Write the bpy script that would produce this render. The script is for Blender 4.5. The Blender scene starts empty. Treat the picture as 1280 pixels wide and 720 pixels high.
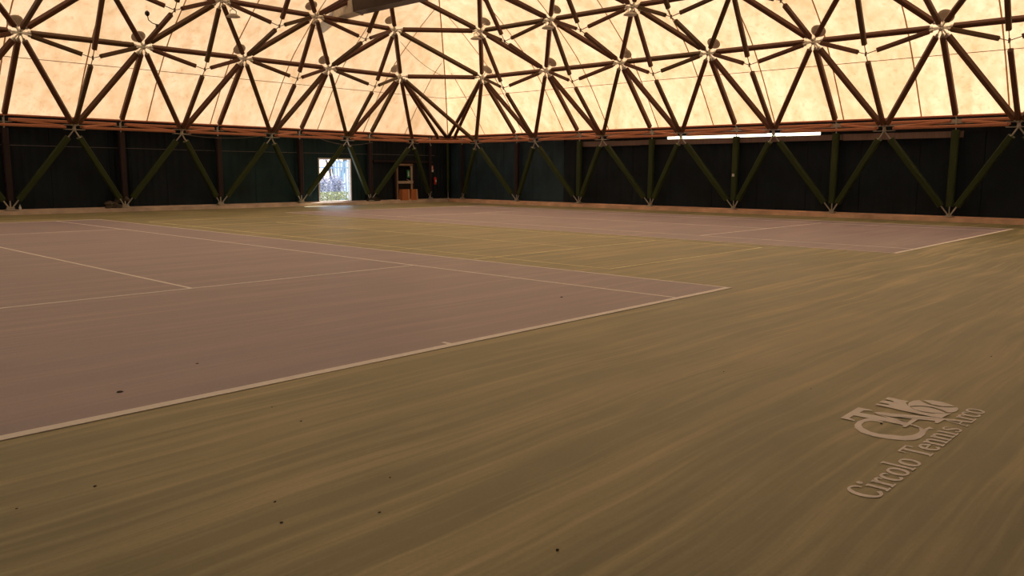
import bpy, bmesh, math, random
from mathutils import Vector, Matrix

random.seed(7)
C = bpy.context.scene.collection
V = Vector

# ------------------------------------------------------------------ camera
cam_d = bpy.data.cameras.new('camera')
cam_d.sensor_width = 36.0
cam_d.lens = 1002.83 / 1280 * 36.0
cam_d.clip_start = 0.05
cam_d.clip_end = 400
cam = bpy.data.objects.new('camera', cam_d)
C.objects.link(cam)
CAM = V((-10.642, -5.496, 1.634))
_r = V((0.6801984, -0.73301332, 0.00464859))
_u = V((0.10045582, 0.09949585, 0.98995414))
_f = V((0.72611208, 0.67289825, -0.14131237))
_m = Matrix(((_r.x, _u.x, -_f.x), (_r.y, _u.y, -_f.y), (_r.z, _u.z, -_f.z))).to_4x4()
_m.translation = CAM
cam.matrix_world = _m
bpy.context.scene.camera = cam

# ------------------------------------------------------------------ sky, sun, exposure
world = bpy.data.worlds.new('world')
bpy.context.scene.world = world
world.use_nodes = True
_nt = world.node_tree
_nt.nodes.clear()
_o = _nt.nodes.new('ShaderNodeOutputWorld')
_b = _nt.nodes.new('ShaderNodeBackground')
_s = _nt.nodes.new('ShaderNodeTexSky')
_s.sky_type = 'NISHITA'
_s.sun_disc = False
_s.sun_elevation = math.radians(40)
_s.sun_rotation = math.radians(62)
_s.air_density = 1.2
_s.dust_density = 0.3
_b.inputs['Strength'].default_value = 0.14
_nt.links.new(_s.outputs[0], _b.inputs[0])
_nt.links.new(_b.outputs[0], _o.inputs[0])

sun_d = bpy.data.lights.new('sun', 'SUN')
sun_d.energy = 5.0
sun_d.angle = math.radians(0.6)
sun_d.color = (1.0, 0.95, 0.87)
sun = bpy.data.objects.new('sun', sun_d)
C.objects.link(sun)
SUN = V((0.69, 0.37, 0.62)).normalized()
sun.rotation_euler = SUN.to_track_quat('Z', 'Y').to_euler()
sun.location = (40, 30, 40)

vs = bpy.context.scene.view_settings
vs.view_transform = 'Standard'
vs.look = 'None'
vs.gamma = 1.0
vs.use_curve_mapping = False
vs.exposure = 1.25

# ------------------------------------------------------------------ materials
def new_mat(name):
    m = bpy.data.materials.new(name)
    m.use_nodes = True
    nt = m.node_tree
    bs = nt.nodes['Principled BSDF']
    return m, nt, bs

def N(nt, kind, **kw):
    n = nt.nodes.new(kind)
    for k, v in kw.items():
        setattr(n, k, v)
    return n

def pos(nt, scale=(1, 1, 1), obj=False):
    mp = N(nt, 'ShaderNodeMapping')
    mp.inputs['Scale'].default_value = scale
    if obj:
        tc = N(nt, 'ShaderNodeTexCoord')
        nt.links.new(tc.outputs['Object'], mp.inputs[0])
    else:
        g = N(nt, 'ShaderNodeNewGeometry')
        nt.links.new(g.outputs['Position'], mp.inputs[0])
    return mp.outputs[0]

def noise(nt, vec, scale, detail=4, rough=0.55, dist=0.0):
    n = N(nt, 'ShaderNodeTexNoise')
    n.inputs['Scale'].default_value = scale
    n.inputs['Detail'].default_value = detail
    n.inputs['Roughness'].default_value = rough
    n.inputs['Distortion'].default_value = dist
    nt.links.new(vec, n.inputs['Vector'])
    return n.outputs['Fac']

def ramp(nt, fac, stops):
    r = N(nt, 'ShaderNodeValToRGB')
    e = r.color_ramp.elements
    while len(e) < len(stops):
        e.new(0.5)
    for i, (p, c) in enumerate(stops):
        e[i].position = p
        e[i].color = (c[0], c[1], c[2], 1) if isinstance(c, (tuple, list)) else (c, c, c, 1)
    nt.links.new(fac, r.inputs[0])
    return r.outputs[0]

def mix(nt, a, b, fac, blend='MIX'):
    m = N(nt, 'ShaderNodeMix', data_type='RGBA', blend_type=blend)
    for sock, val in ((m.inputs[6], a), (m.inputs[7], b)):
        if isinstance(val, tuple):
            sock.default_value = (*val, 1)
        else:
            nt.links.new(val, sock)
    if isinstance(fac, float):
        m.inputs[0].default_value = fac
    else:
        nt.links.new(fac, m.inputs[0])
    return m.outputs[2]

def bump(nt, bs, h, strength=0.2, dist=0.01):
    b = N(nt, 'ShaderNodeBump')
    b.inputs['Strength'].default_value = strength
    b.inputs['Distance'].default_value = dist
    nt.links.new(h, b.inputs['Height'])
    nt.links.new(b.outputs[0], bs.inputs['Normal'])

def plain(name, col, rough=0.6, metal=0.0, var=0.15, scale=8.0, spec=None):
    m, nt, bs = new_mat(name)
    f = noise(nt, pos(nt), scale)
    lo = tuple(c * (1 - var) for c in col)
    hi = tuple(min(1, c * (1 + var)) for c in col)
    nt.links.new(ramp(nt, f, [(0.3, lo), (0.7, hi)]), bs.inputs['Base Color'])
    bs.inputs['Roughness'].default_value = rough
    bs.inputs['Metallic'].default_value = metal
    if 'curtain' in name:
        bs.inputs['Specular IOR Level'].default_value = 0.22
    return m

def timber(name, col, rough=0.55, spec=0.3, olive=None):
    m, nt, bs = new_mat(name)
    v = pos(nt, (1, 1, 1), obj=True)
    mp = N(nt, 'ShaderNodeMapping')
    mp.inputs['Scale'].default_value = (30, 30, 1.6)
    nt.links.new(v, mp.inputs[0])
    f = noise(nt, mp.outputs[0], 1.0, 5, 0.6)
    g = noise(nt, pos(nt), 0.7, 2)
    c = ramp(nt, f, [(0.25, tuple(x * 0.7 for x in col)), (0.75, tuple(x * 1.25 for x in col))])
    c = mix(nt, c, tuple(x * 0.75 for x in col), ramp(nt, g, [(0.45, 0.0), (0.7, 0.7)]))
    if olive:
        oi = N(nt, 'ShaderNodeObjectInfo')
        c = mix(nt, c, olive, ramp(nt, oi.outputs['Random'], [(0.55, 0.0), (0.9, 0.7)]))
    nt.links.new(c, bs.inputs['Base Color'])
    bs.inputs['Roughness'].default_value = rough
    bs.inputs['Specular IOR Level'].default_value = spec
    return m

def floor_mat(name, base, dust, amount=0.55):
    """Worn acrylic court paint with dusty squeegee streaks that run along x."""
    m, nt, bs = new_mat(name)
    warp = noise(nt, pos(nt, (0.25, 0.25, 1)), 1.0, 2)
    g = N(nt, 'ShaderNodeNewGeometry')
    sep = N(nt, 'ShaderNodeSeparateXYZ')
    nt.links.new(g.outputs['Position'], sep.inputs[0])
    wv = N(nt, 'ShaderNodeMath', operation='MULTIPLY')
    wv.inputs[1].default_value = 0.4
    nt.links.new(warp, wv.inputs[0])
    ad = N(nt, 'ShaderNodeMath', operation='ADD')
    nt.links.new(sep.outputs[1], ad.inputs[0])
    nt.links.new(wv.outputs[0], ad.inputs[1])
    cmb = N(nt, 'ShaderNodeCombineXYZ')
    nt.links.new(sep.outputs[0], cmb.inputs[0])
    nt.links.new(ad.outputs[0], cmb.inputs[1])
    def streak(sx, sy, det):
        mp = N(nt, 'ShaderNodeMapping')
        mp.inputs['Scale'].default_value = (sx, sy, 1)
        nt.links.new(cmb.outputs[0], mp.inputs[0])
        return noise(nt, mp.outputs[0], 1.0, det, 0.6)
    a = ramp(nt, streak(0.15, 3.0, 6), [(0.47, 0.0), (0.60, 1.0)])
    b = ramp(nt, streak(0.32, 10.0, 5), [(0.49, 0.0), (0.66, 1.0)])
    c = noise(nt, pos(nt, (1, 1, 1)), 0.55, 5, 0.6)
    fine = noise(nt, pos(nt, (1, 1, 1)), 45.0, 3, 0.7)
    s = mix(nt, a, b, 0.5)
    s = mix(nt, s, ramp(nt, c, [(0.35, 0.0), (0.7, 1.0)]), 0.25)
    fac = N(nt, 'ShaderNodeMath', operation='MULTIPLY')
    fac.inputs[1].default_value = amount
    nt.links.new(s, fac.inputs[0])
    col = mix(nt, base, dust, fac.outputs[0])
    col = mix(nt, col, ramp(nt, fine, [(0.3, 0.90), (0.7, 1.06)]), 1.0, 'MULTIPLY')
    nt.links.new(col, bs.inputs['Base Color'])
    r = ramp(nt, s, [(0.0, 0.42), (1.0, 0.58)])
    nt.links.new(r, bs.inputs['Roughness'])
    bs.inputs['Specular IOR Level'].default_value = 0.5
    bump(nt, bs, fine, 0.06, 0.003)
    return m

def membrane_mat(name, tcol, dcol, stain=1.0):
    m = bpy.data.materials.new(name)
    m.use_nodes = True
    nt = m.node_tree
    nt.nodes.clear()
    out = N(nt, 'ShaderNodeOutputMaterial')
    tr = N(nt, 'ShaderNodeBsdfTranslucent')
    df = N(nt, 'ShaderNodeBsdfDiffuse')
    mx = N(nt, 'ShaderNodeMixShader')
    mx.inputs[0].default_value = 0.45
    big = noise(nt, pos(nt, (0.5, 0.5, 0.25)), 1.0, 5, 0.6, 0.4)
    run = noise(nt, pos(nt, (1.5, 1.5, 0.12)), 1.6, 4, 0.6)
    speck = noise(nt, pos(nt), 7.0, 4, 0.75)
    k = ramp(nt, big, [(0.35, (1, 1, 1)), (0.70, (0.84, 0.77, 0.68))])
    k2 = ramp(nt, run, [(0.38, (1, 1, 1)), (0.72, (0.80, 0.72, 0.62))])
    k3 = ramp(nt, speck, [(0.54, (1, 1, 1)), (0.72, (0.74, 0.64, 0.54))])
    kk = mix(nt, k, k2, 1.0, 'MULTIPLY')
    kk = mix(nt, kk, k3, 1.0, 'MULTIPLY')
    tc = mix(nt, tcol, kk, stain, 'MULTIPLY')
    nt.links.new(tc, tr.inputs[0])
    df.inputs[0].default_value = (*dcol, 1)
    nt.links.new(tr.outputs[0], mx.inputs[1])
    nt.links.new(df.outputs[0], mx.inputs[2])
    nt.links.new(mx.outputs[0], out.inputs[0])
    return m

M = {
    'green_floor': floor_mat('green_floor', (0.180, 0.182, 0.092), (0.78, 0.67, 0.43), 0.70),
    'purple_floor': floor_mat('purple_floor', (0.285, 0.240, 0.320), (0.68, 0.56, 0.58), 0.58),
    'line': plain('line_paint', (0.95, 0.92, 0.92), 0.6, 0, 0.05, 3),
    'mini_line': plain('mini_line_paint', (0.92, 0.84, 0.54), 0.6, 0, 0.2, 1.3),
    'logo': plain('logo_paint', (0.95, 0.90, 0.90), 0.6, 0, 0.05, 5),
    'membrane': membrane_mat('membrane', (0.58, 0.392, 0.228), (0.88, 0.71, 0.53)),
    'seam': membrane_mat('seam', (0.34, 0.20, 0.10), (0.34, 0.24, 0.15)),
    'timber': timber('stained_timber', (0.135, 0.056, 0.032), olive=(0.090, 0.060, 0.024)),
    'ring': timber('ring_timber', (0.52, 0.215, 0.125)),
    'green_timber': timber('green_timber', (0.036, 0.056, 0.018)),
    'brown_post': timber('brown_post', (0.026, 0.015, 0.019)),
    'dark_steel': plain('dark_steel', (0.20, 0.15, 0.12), 0.5, 0.4, 0.15),
    'steel': plain('galvanised_steel', (0.52, 0.50, 0.46), 0.45, 0.6, 0.15),
    'disc': plain('grey_disc', (0.60, 0.54, 0.47), 0.6, 0, 0.1),
    'curtain': plain('dark_curtain', (0.008, 0.030, 0.038), 0.6, 0, 0.35, 0.8),
    'curtain_doorlit': plain('door_lit_curtain', (0.020, 0.044, 0.070), 0.55, 0, 0.3, 0.8),  # paler blue copy: doorway light on the curtain put into its colour
    'curtain3': plain('brown_black_curtain', (0.010, 0.017, 0.027), 0.8, 0, 0.3, 0.8),
    'kerb': plain('kerb_concrete', (0.60, 0.50, 0.44), 0.85, 0, 0.25, 1.4),
    'kerb_r': plain('painted_kerb', (0.70, 0.48, 0.37), 0.8, 0, 0.28, 1.2),
    'plank': timber('grey_plank', (0.22, 0.16, 0.15), 0.7),
    'alu': plain('door_frame', (0.30, 0.20, 0.15), 0.5, 0.1),
    'push': plain('push_bar', (0.62, 0.52, 0.46), 0.4, 0.3),
    'glass': plain('dark_glass', (0.008, 0.007, 0.008), 0.12),
    'black': plain('black_plastic', (0.010, 0.009, 0.010), 0.5),
    'white': plain('white_plastic', (0.75, 0.74, 0.72), 0.5),
    'red': plain('signal_red', (0.55, 0.035, 0.03), 0.45),
    'green_sign': plain('sign_green', (0.03, 0.24, 0.12), 0.5),
    'crate': timber('crate_wood', (0.52, 0.200, 0.085), 0.65),
    'crate_l': timber('crate_edge', (0.60, 0.36, 0.24), 0.65),
    'duct': plain('duct_dark', (0.055, 0.034, 0.030), 0.45, 0.2),
    'hood': plain('duct_pale', (0.52, 0.47, 0.41), 0.5),
    'grey_lump': plain('grey_net', (0.09, 0.075, 0.062), 0.9, 0, 0.5, 9),
    'cable': plain('cable', (0.20, 0.17, 0.16), 0.6),
    'ground': plain('ground', (0.62, 0.62, 0.63), 0.9, 0, 0.12, 1.2),
    'leaf_y': plain('hedge_leaf', (0.50, 0.50, 0.26), 0.6, 0, 0.5, 7),
    'leaf_v': plain('shrub_leaf', (0.58, 0.58, 0.70), 0.6, 0, 0.5, 6),
    'leaf_g': plain('tree_leaf', (0.42, 0.40, 0.50), 0.6, 0, 0.5, 3),
    'bark': plain('bark', (0.17, 0.15, 0.17), 0.9),
    'blue_panel': plain('blue_panel', (0.45, 0.62, 0.74), 0.6, 0, 0.2, 2),
}

# ------------------------------------------------------------------ helpers
class MB:
    """Collects shapes; build() links them as one mesh object."""
    def __init__(s):
        s.v = []
        s.f = []
    def add(s, vs_, fs):
        n = len(s.v)
        s.v += [tuple(v) for v in vs_]
        s.f += [tuple(i + n for i in f) for f in fs]
    def box(s, lo, hi):
        x0, y0, z0 = lo
        x1, y1, z1 = hi
        s.add([(x0, y0, z0), (x1, y0, z0), (x1, y1, z0), (x0, y1, z0), (x0, y0, z1), (x1, y0, z1), (x1, y1, z1), (x0, y1, z1)],
              [(3, 2, 1, 0), (4, 5, 6, 7), (0, 1, 5, 4), (1, 2, 6, 5), (2, 3, 7, 6), (3, 0, 4, 7)])
    def beam(s, a, b, w, h, up=None, ch=0.18, w2=None, h2=None):
        a, b = V(a), V(b)
        d = (b - a).normalized()
        up = V(up) if up else V((0, 0, 1))
        if abs(d.dot(up)) > 0.97:
            up = V((1, 0, 0)) if abs(d.x) < 0.9 else V((0, 1, 0))
        x = d.cross(up).normalized()
        y = x.cross(d)
        w2 = w if w2 is None else w2
        h2 = h if h2 is None else h2
        def ringpts(c, w, h):
            k = min(w, h) * ch
            hw, hh = w / 2, h / 2
            return [c + x * px + y * py for px, py in ((hw - k, -hh), (hw, -hh + k), (hw, hh - k), (hw - k, hh), (-hw + k, hh), (-hw, hh - k), (-hw, -hh + k), (-hw + k, -hh))]
        p = ringpts(a, w, h) + ringpts(b, w2, h2)
        f = [(i, i + 8, (i + 1) % 8 + 8, (i + 1) % 8) for i in range(8)]
        f += [tuple(range(8)), tuple(reversed(range(8, 16)))]
        s.add(p, f)
    def bar(s, a, b, w, h, up=None):
        a, b = V(a), V(b)
        d = (b - a).normalized()
        up = V(up) if up else V((0, 0, 1))
        if abs(d.dot(up)) > 0.97:
            up = V((1, 0, 0)) if abs(d.x) < 0.9 else V((0, 1, 0))
        x = d.cross(up).normalized() * (w / 2)
        y = x.cross(d).normalized() * (h / 2)
        p = [a - x - y, a + x - y, a + x + y, a - x + y, b - x - y, b + x - y, b + x + y, b - x + y]
        s.add(p, [(0, 1, 2, 3), (7, 6, 5, 4), (0, 4, 5, 1), (1, 5, 6, 2), (2, 6, 7, 3), (3, 7, 4, 0)])
    def tube(s, pts, r, n=8, caps=True):
        pts = [V(p) for p in pts]
        rr = r if isinstance(r, (list, tuple)) else [r] * len(pts)
        prev = None
        base = len(s.v)
        for i, p in enumerate(pts):
            d = (pts[min(i + 1, len(pts) - 1)] - pts[max(i - 1, 0)]).normalized()
            up = V((0, 0, 1)) if abs(d.z) < 0.95 else V((1, 0, 0))
            x = d.cross(up).normalized()
            y = x.cross(d)
            for k in range(n):
                a = 2 * math.pi * k / n
                s.v.append(tuple(p + (x * math.cos(a) + y * math.sin(a)) * rr[i]))
        for i in range(len(pts) - 1):
            for k in range(n):
                a = base + i * n + k
                b = base + i * n + (k + 1) % n
                s.f.append((a, b, b + n, a + n))
        if caps:
            s.f.append(tuple(base + k for k in reversed(range(n))))
            s.f.append(tuple(base + (len(pts) - 1) * n + k for k in range(n)))
    def lump(s, c, rx, ry, rz, seed=0, n=10, m=6, amp=0.25, flat=True):
        rnd = random.Random(seed)
        base = len(s.v)
        off = [[1 + amp * (rnd.random() - 0.5) * 2 for _ in range(n)] for _ in range(m + 1)]
        for i in range(m + 1):
            th = math.pi * i / m
            for k in range(n):
                ph = 2 * math.pi * k / n
                r = off[i][k] if 0 < i < m else 1
                z = math.cos(th) * rz * r
                if flat:
                    z = max(z, -rz * 0.35)
                s.v.append((c[0] + math.sin(th) * math.cos(ph) * rx * r, c[1] + math.sin(th) * math.sin(ph) * ry * r, c[2] + z))
        for i in range(m):
            for k in range(n):
                a = base + i * n + k
                b = base + i * n + (k + 1) % n
                s.f.append((a, a + n, b + n, b))
    def build(s, name, mat, parent=None, loc=None, smooth=False):
        me = bpy.data.meshes.new(name)
        vv = s.v
        if loc is not None:
            vv = [(v[0] - loc[0], v[1] - loc[1], v[2] - loc[2]) for v in vv]
        me.from_pydata(vv, [], s.f)
        me.update()
        if mat is not None:
            me.materials.append(M[mat] if isinstance(mat, str) else mat)
        if smooth:
            for p in me.polygons:
                p.use_smooth = True
        o = bpy.data.objects.new(name, me)
        C.objects.link(o)
        if parent is not None:
            o.parent = parent
            if loc is not None:
                o.location = V(loc) - parent.matrix_parent_inverse.translation
        elif loc is not None:
            o.location = loc
        return o

def aligned_beam(name, a, b, w, h, mat, parent, up=None, root=V((0, 0, 0)), w2=None, h2=None):
    """A chamfered bar whose local z runs along its length (so grain follows it)."""
    a, b = V(a), V(b)
    d = b - a
    L = d.length
    z = d.normalized()
    upv = V(up) if up else V((0, 0, 1))
    if abs(z.dot(upv)) > 0.97:
        upv = V((1, 0, 0)) if abs(z.x) < 0.9 else V((0, 1, 0))
    x = z.cross(upv).normalized()
    y = z.cross(x)
    mb = MB()
    mb.beam((0, 0, 0), (0, 0, L), w, h, up=(0, 1, 0), w2=w2, h2=h2)
    o = mb.build(name, mat, parent)
    mat4 = Matrix(((x.x, y.x, z.x), (x.y, y.y, z.y), (x.z, y.z, z.z))).to_4x4()
    mat4.translation = a - root
    o.matrix_local = mat4
    return o

def tag(o, label=None, cat=None, group=None, kind=None):
    if label:
        o['label'] = label
    if cat:
        o['category'] = cat
    if group:
        o['group'] = group
    if kind:
        o['kind'] = kind
    return o

def empty(name, loc, label=None, cat=None, group=None, kind=None):
    o = bpy.data.objects.new(name, None)
    o.empty_display_size = 0.2
    C.objects.link(o)
    o.location = loc
    return tag(o, label, cat, group, kind)

def px(p):
    d = V(p) - CAM
    z = d.dot(_f)
    if z < 0.2:
        return None
    return (640 + 1002.83 * d.dot(_r) / z, 360 - 1002.83 * d.dot(_u) / z, z)

def in_view(*pts, pad=12):
    for p in pts:
        q = px(p)
        if q and -pad < q[0] < 1280 + pad and -pad < q[1] < 720 + pad:
            return True
    return False

ORD = ['first', 'second', 'third', 'fourth', 'fifth', 'sixth', 'seventh', 'eighth', 'ninth', 'tenth', 'eleventh', 'twelfth', 'thirteenth', 'fourteenth', 'fifteenth', 'sixteenth']

# ------------------------------------------------------------------ the hall: plan and roof profile
S = 4.2
XR, YF = 21.11, 29.01
SIDE = 36.13
XL, YN = XR - SIDE, YF - SIDE
WALLS = {            # corner, direction along the wall, inward normal, offset of the first base node
    'far': (V((XR, YF, 0)), V((-1, 0, 0)), V((0, -1, 0)), 1.344),
    'right': (V((XR, YF, 0)), V((0, -1, 0)), V((-1, 0, 0)), 1.187),
    'left': (V((XL, YN, 0)), V((0, 1, 0)), V((1, 0, 0)), 1.265),
    'near': (V((XL, YN, 0)), V((1, 0, 0)), V((0, 1, 0)), 1.265),
}
def W(wall, j, d, z):
    c, t, n, off = WALLS[wall]
    p = c + t * (off + j * S) + n * d
    return V((p.x, p.y, z))

ROWS = {1: (2.609, 6.378), 2: (4.814, 8.107), 3: (6.98, 9.46), 4: (9.1, 10.5), 5: (11.2, 11.25), 6: (13.3, 11.72), 7: (15.45, 11.95)}
LOW = {1: (3.271, 5.666), 2: (5.41, 7.352), 3: (7.55, 8.62), 4: (9.65, 9.6), 5: (11.75, 10.3), 6: (13.9, 10.7)}
MZ, VD, VZ, BZ = 3.549, 0.974, 3.304, 0.19
def jr(n):
    a = (n + 1) / 2
    return [a + i for i in range(int(8 - 2 * a) + 1)]
def jl(n):
    a = (n + 2) / 2
    return [a + i for i in range(int(8 - 2 * a) + 1)]

# membrane profile (distance from the wall line, height): passes outside the upper nodes
def offs(n):
    prof = [(0, MZ)] + [ROWS[i] for i in range(1, 8)]
    d0, z0 = prof[max(n - 1, 0)]
    d1, z1 = prof[min(n + 1, 7)]
    dx, dz = d1 - d0, z1 - z0
    l = math.hypot(dx, dz)
    return (ROWS[n][0] - dz / l * 0.62, ROWS[n][1] + dx / l * 0.62)
MEM = [(-0.30, 3.72), (0.98, 5.42)] + [offs(n) for n in range(1, 8)] + [(SIDE / 2, 12.75)]

# ------------------------------------------------------------------ floor
fl = MB()
fl.box((XL - 0.4, YN - 0.4, -0.20), (XR + 0.4, YF + 0.4, 0.0))
floor = tag(fl.build('floor', 'green_floor'), kind='structure')

def slab(name, x0, y0, x1, y1, z, mat, parent, base=None):
    mb = MB()
    mb.box((min(x0, x1), min(y0, y1), (z - 0.003) if base is None else base), (max(x0, x1), max(y0, y1), z))
    return mb.build(name, mat, parent)

def tennis_court(x0, label):
    """x0: x of the sideline nearest the hall's middle ... x0+10.97; baseline on y = 0."""
    y0, Lc = 0.0, 23.77
    c = slab('tennis_court', x0, y0, x0 + 10.97, y0 + Lc, 0.004, 'purple_floor', floor)
    c['label'] = label
    z = 0.007
    w = 0.05
    def ln(ax, ay, bx, by):
        slab('court_line', ax, ay, bx, by, z, 'line', c)
    for y in (y0, y0 + Lc - 0.1):
        ln(x0, y, x0 + 10.97, y + 0.10)
    for x in (x0, x0 + 1.37, x0 + 10.97 - 1.37 - w, x0 + 10.97 - w):
        ln(x, y0 + 0.1, x + w, y0 + Lc - 0.1)
    for y in (5.485 - w, 18.285):
        ln(x0 + 1.37 + w, y, x0 + 10.97 - 1.37 - w, y + w)
    ln(x0 + 5.485 - w / 2, 5.485, x0 + 5.485 + w / 2, 18.285)
    for y in (y0 + 0.1, y0 + Lc - 0.2):
        ln(x0 + 5.485 - w / 2, y, x0 + 5.485 + w / 2, y + 0.1)
    return c
tennis_court(-10.97, 'purple tennis court nearest the camera')
tennis_court(7.2, 'purple tennis court along the plank rail wall')

# faint yellow mini court between the two courts
mini = empty('mini_court', (0, 0, 0))
mini.parent = floor
mini['label'] = 'faint yellowish mini court lines on the green strip'
for a in ((0.62, 2.64, 0.67, 21.3), (6.42, 2.64, 6.47, 21.3), (0.67, 2.64, 6.42, 2.69), (0.67, 21.25, 6.42, 21.3),
          (0.10, 5.43, 6.42, 5.48), (0.10, 18.28, 6.42, 18.33), (3.50, 5.48, 3.55, 18.28)):
    slab('mini_court_line', a[0], a[1], a[2], a[3], 0.004, 'mini_line', mini)

# ------------------------------------------------------------------ kerbs
def kerb(name, wall, mat, gap=None):
    mb = MB()
    c, t, n, off = WALLS[wall]
    def seg(a, b, d0, d1, z0, z1):
        p, q = c + t * a + n * d0, c + t * b + n * d1
        mb.box((min(p.x, q.x), min(p.y, q.y), z0), (max(p.x, q.x), max(p.y, q.y), z1))
    seg(-0.4 if wall == 'right' else 0.0, SIDE, 0.28, -0.60, 0.0, 0.145)
    if wall == 'far':
        seg(-0.4, 6.58, -0.14, -0.60, 0.145, 0.19)
        seg(8.58, SIDE, -0.14, -0.60, 0.145, 0.19)
    else:
        seg(0, SIDE, -0.12, -0.60, 0.145, 0.19)
    return tag(mb.build(name, mat), kind='structure')
kerb('baseboard_far', 'far', 'kerb')
kerb('baseboard_right', 'right', 'kerb_r')
kerb('baseboard_left', 'left', 'kerb')
kerb('baseboard_near', 'near', 'kerb')

# ------------------------------------------------------------------ walls
WD = -0.25
def wall_panel(parent, wall, a, b, z0, z1, mat, folds=6, amp=0.015, seed=0):
    """A hanging dark sheet, softly pleated, from a to b along the wall."""
    rnd = random.Random(seed)
    c, t, n, off = WALLS[wall]
    k = max(6, folds * 4)
    mb = MB()
    fr, bk = [], []
    ph = rnd.random() * 6
    for i in range(k + 1):
        u = i / k
        dd = WD + amp * math.sin(ph + u * folds * 2 * math.pi) * (0.6 + 0.4 * rnd.random()) * min(1, 8 * u * (1 - u) + 0.1)
        for z in (z0, (z0 + z1) / 2, z1):
            p = c + t * (a + (b - a) * u) + n * (dd * 1.0 + (0.006 if z != z1 else 0) * math.sin(3 * u + z))
            fr.append((p.x, p.y, z))
        for z in (z0, z1):
            p = c + t * (a + (b - a) * u) + n * (WD - 0.06)
            bk.append((p.x, p.y, z))
    nf = len(fr)
    fs = []
    for i in range(k):
        for r in range(2):
            fs.append((i * 3 + r, (i + 1) * 3 + r, (i + 1) * 3 + r + 1, i * 3 + r + 1))
        fs.append((nf + i * 2 + 1, nf + (i + 1) * 2 + 1, nf + (i + 1) * 2, nf + i * 2))
        fs.append((i * 3, nf + i * 2, nf + (i + 1) * 2, (i + 1) * 3))
        fs.append((i * 3 + 2, (i + 1) * 3 + 2, nf + (i + 1) * 2 + 1, nf + i * 2 + 1))
    for i in (0, k):
        fs.append((i * 3, i * 3 + 1, i * 3 + 2, nf + i * 2 + 1, nf + i * 2))
    mb.add(fr + bk, fs)
    return mb.build('wall_panel', mat, parent, smooth=False)

def wall_core(name, wall, pieces, mat='curtain3'):
    """Opaque sheeting behind the curtains; it keeps daylight out."""
    c, t, n, off = WALLS[wall]
    mb = MB()
    for a, b, z0, z1 in pieces:
        p, q = c + t * a + n * (WD - 0.06), c + t * b + n * (WD - 0.16)
        mb.box((min(p.x, q.x), min(p.y, q.y), z0), (max(p.x, q.x), max(p.y, q.y), z1))
    return tag(mb.build(name, mat), kind='structure')

D0, D1, DZ = 6.60, 8.56, 2.35      # doorway along the far wall
E0, E1, EZ = 2.40, 3.78, 2.13      # exit door along the far wall
wall_far = wall_core('wall_far', 'far', [(-0.4, D0, 0.1, 3.72), (D0, D1, DZ, 3.72), (D1, SIDE + 0.3, 0.1, 3.72)])
cuts = [-0.2, 1.1, E0 - 0.1, E1 + 0.1, 5.2, D0 - 0.02]
mats = ['curtain3', 'curtain3', None, 'curtain3', 'curtain']
for i in range(len(cuts) - 1):
    if mats[i]:
        wall_panel(wall_far, 'far', cuts[i] + 0.01, cuts[i + 1] - 0.01, 0.19, 3.5, mats[i], 5, 0.018, i)
wall_panel(wall_far, 'far', E0 - 0.09, E1 + 0.09, EZ + 0.2, 3.5, 'curtain3', 3, 0.01, 21)
wall_panel(wall_far, 'far', D0 - 0.01, D1 + 0.01, DZ + 0.02, 3.5, 'curtain', 3, 0.012, 22)
a = D1 + 0.02
widths = [1.35, 2.1, 2.1, 2.1, 1.5, 0.95, 2.1, 1.6, 2.1, 2.1, 2.1, 2.1, 2.1, 2.1, 2.6]
k = 0
while a < SIDE - 0.4 and k < len(widths):
    b = min(a + widths[k], SIDE)
    bunched = k in (5,)
    wall_panel(wall_far, 'far', a + 0.01, b - 0.01, 0.19, 3.5, 'curtain' if k < 3 else 'curtain3', 5 if not bunched else 4, 0.07 if bunched else 0.016, 40 + k)
    a = b
    k += 1

# right wall: a lower stretch with a plank rail on top and a slot of daylight above it
G0, G1 = 14.35, 21.45
wall_right = wall_core('wall_right', 'right', [(-0.50, G0, 0.1, 3.72), (G0, G1, 0.1, 3.19), (G0, G1, 3.335, 3.72), (G1, SIDE + 0.3, 0.1, 3.72)])
a = 0.0
for k in range(18):
    b = min(a + 2.1, SIDE)
    top = 3.5 if (b < 9.6 or a > 26.6) else 3.12
    wall_panel(wall_right, 'right', a + 0.01, b - 0.01, 0.19, top, 'curtain_doorlit' if k < 4 else 'curtain3', 5, 0.014, 80 + k)  # panels near the corner get the tone painted as doorway light
    a = b
wall_core('wall_left', 'left', [(-0.3, SIDE + 0.3, 0.1, 3.72)])
wall_core('wall_near', 'near', [(-0.3, SIDE + 0.3, 0.1, 3.72)])

rail = empty('trim_1', (0, 0, 0), kind='structure')
c, t, n, off = WALLS['right']
stops = [9.52, 11.6, 13.05, 15.3, 17.9, 20.1, 22.4, 24.3, 26.62]
for i in range(len(stops) - 1):
    mb = MB()
    p = c + t * (stops[i] + 0.008) + n * (WD + 0.14 + 0.012 * (i % 2))
    q = c + t * (stops[i + 1] - 0.008) + n * (WD + 0.09)
    mb.box((min(p.x, q.x), min(p.y, q.y), 2.955 + 0.012 * (i % 3)), (max(p.x, q.x), max(p.y, q.y), 3.20 - 0.008 * (i % 2)))
    mb.build('plank', 'plank', rail)

# lintel rail over the exit door
lt = MB()
lt.box((15.9, YF + 0.12, 2.20), (20.05, YF + 0.22, 2.31))
tag(lt.build('trim_2', 'brown_post'), kind='structure')

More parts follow.
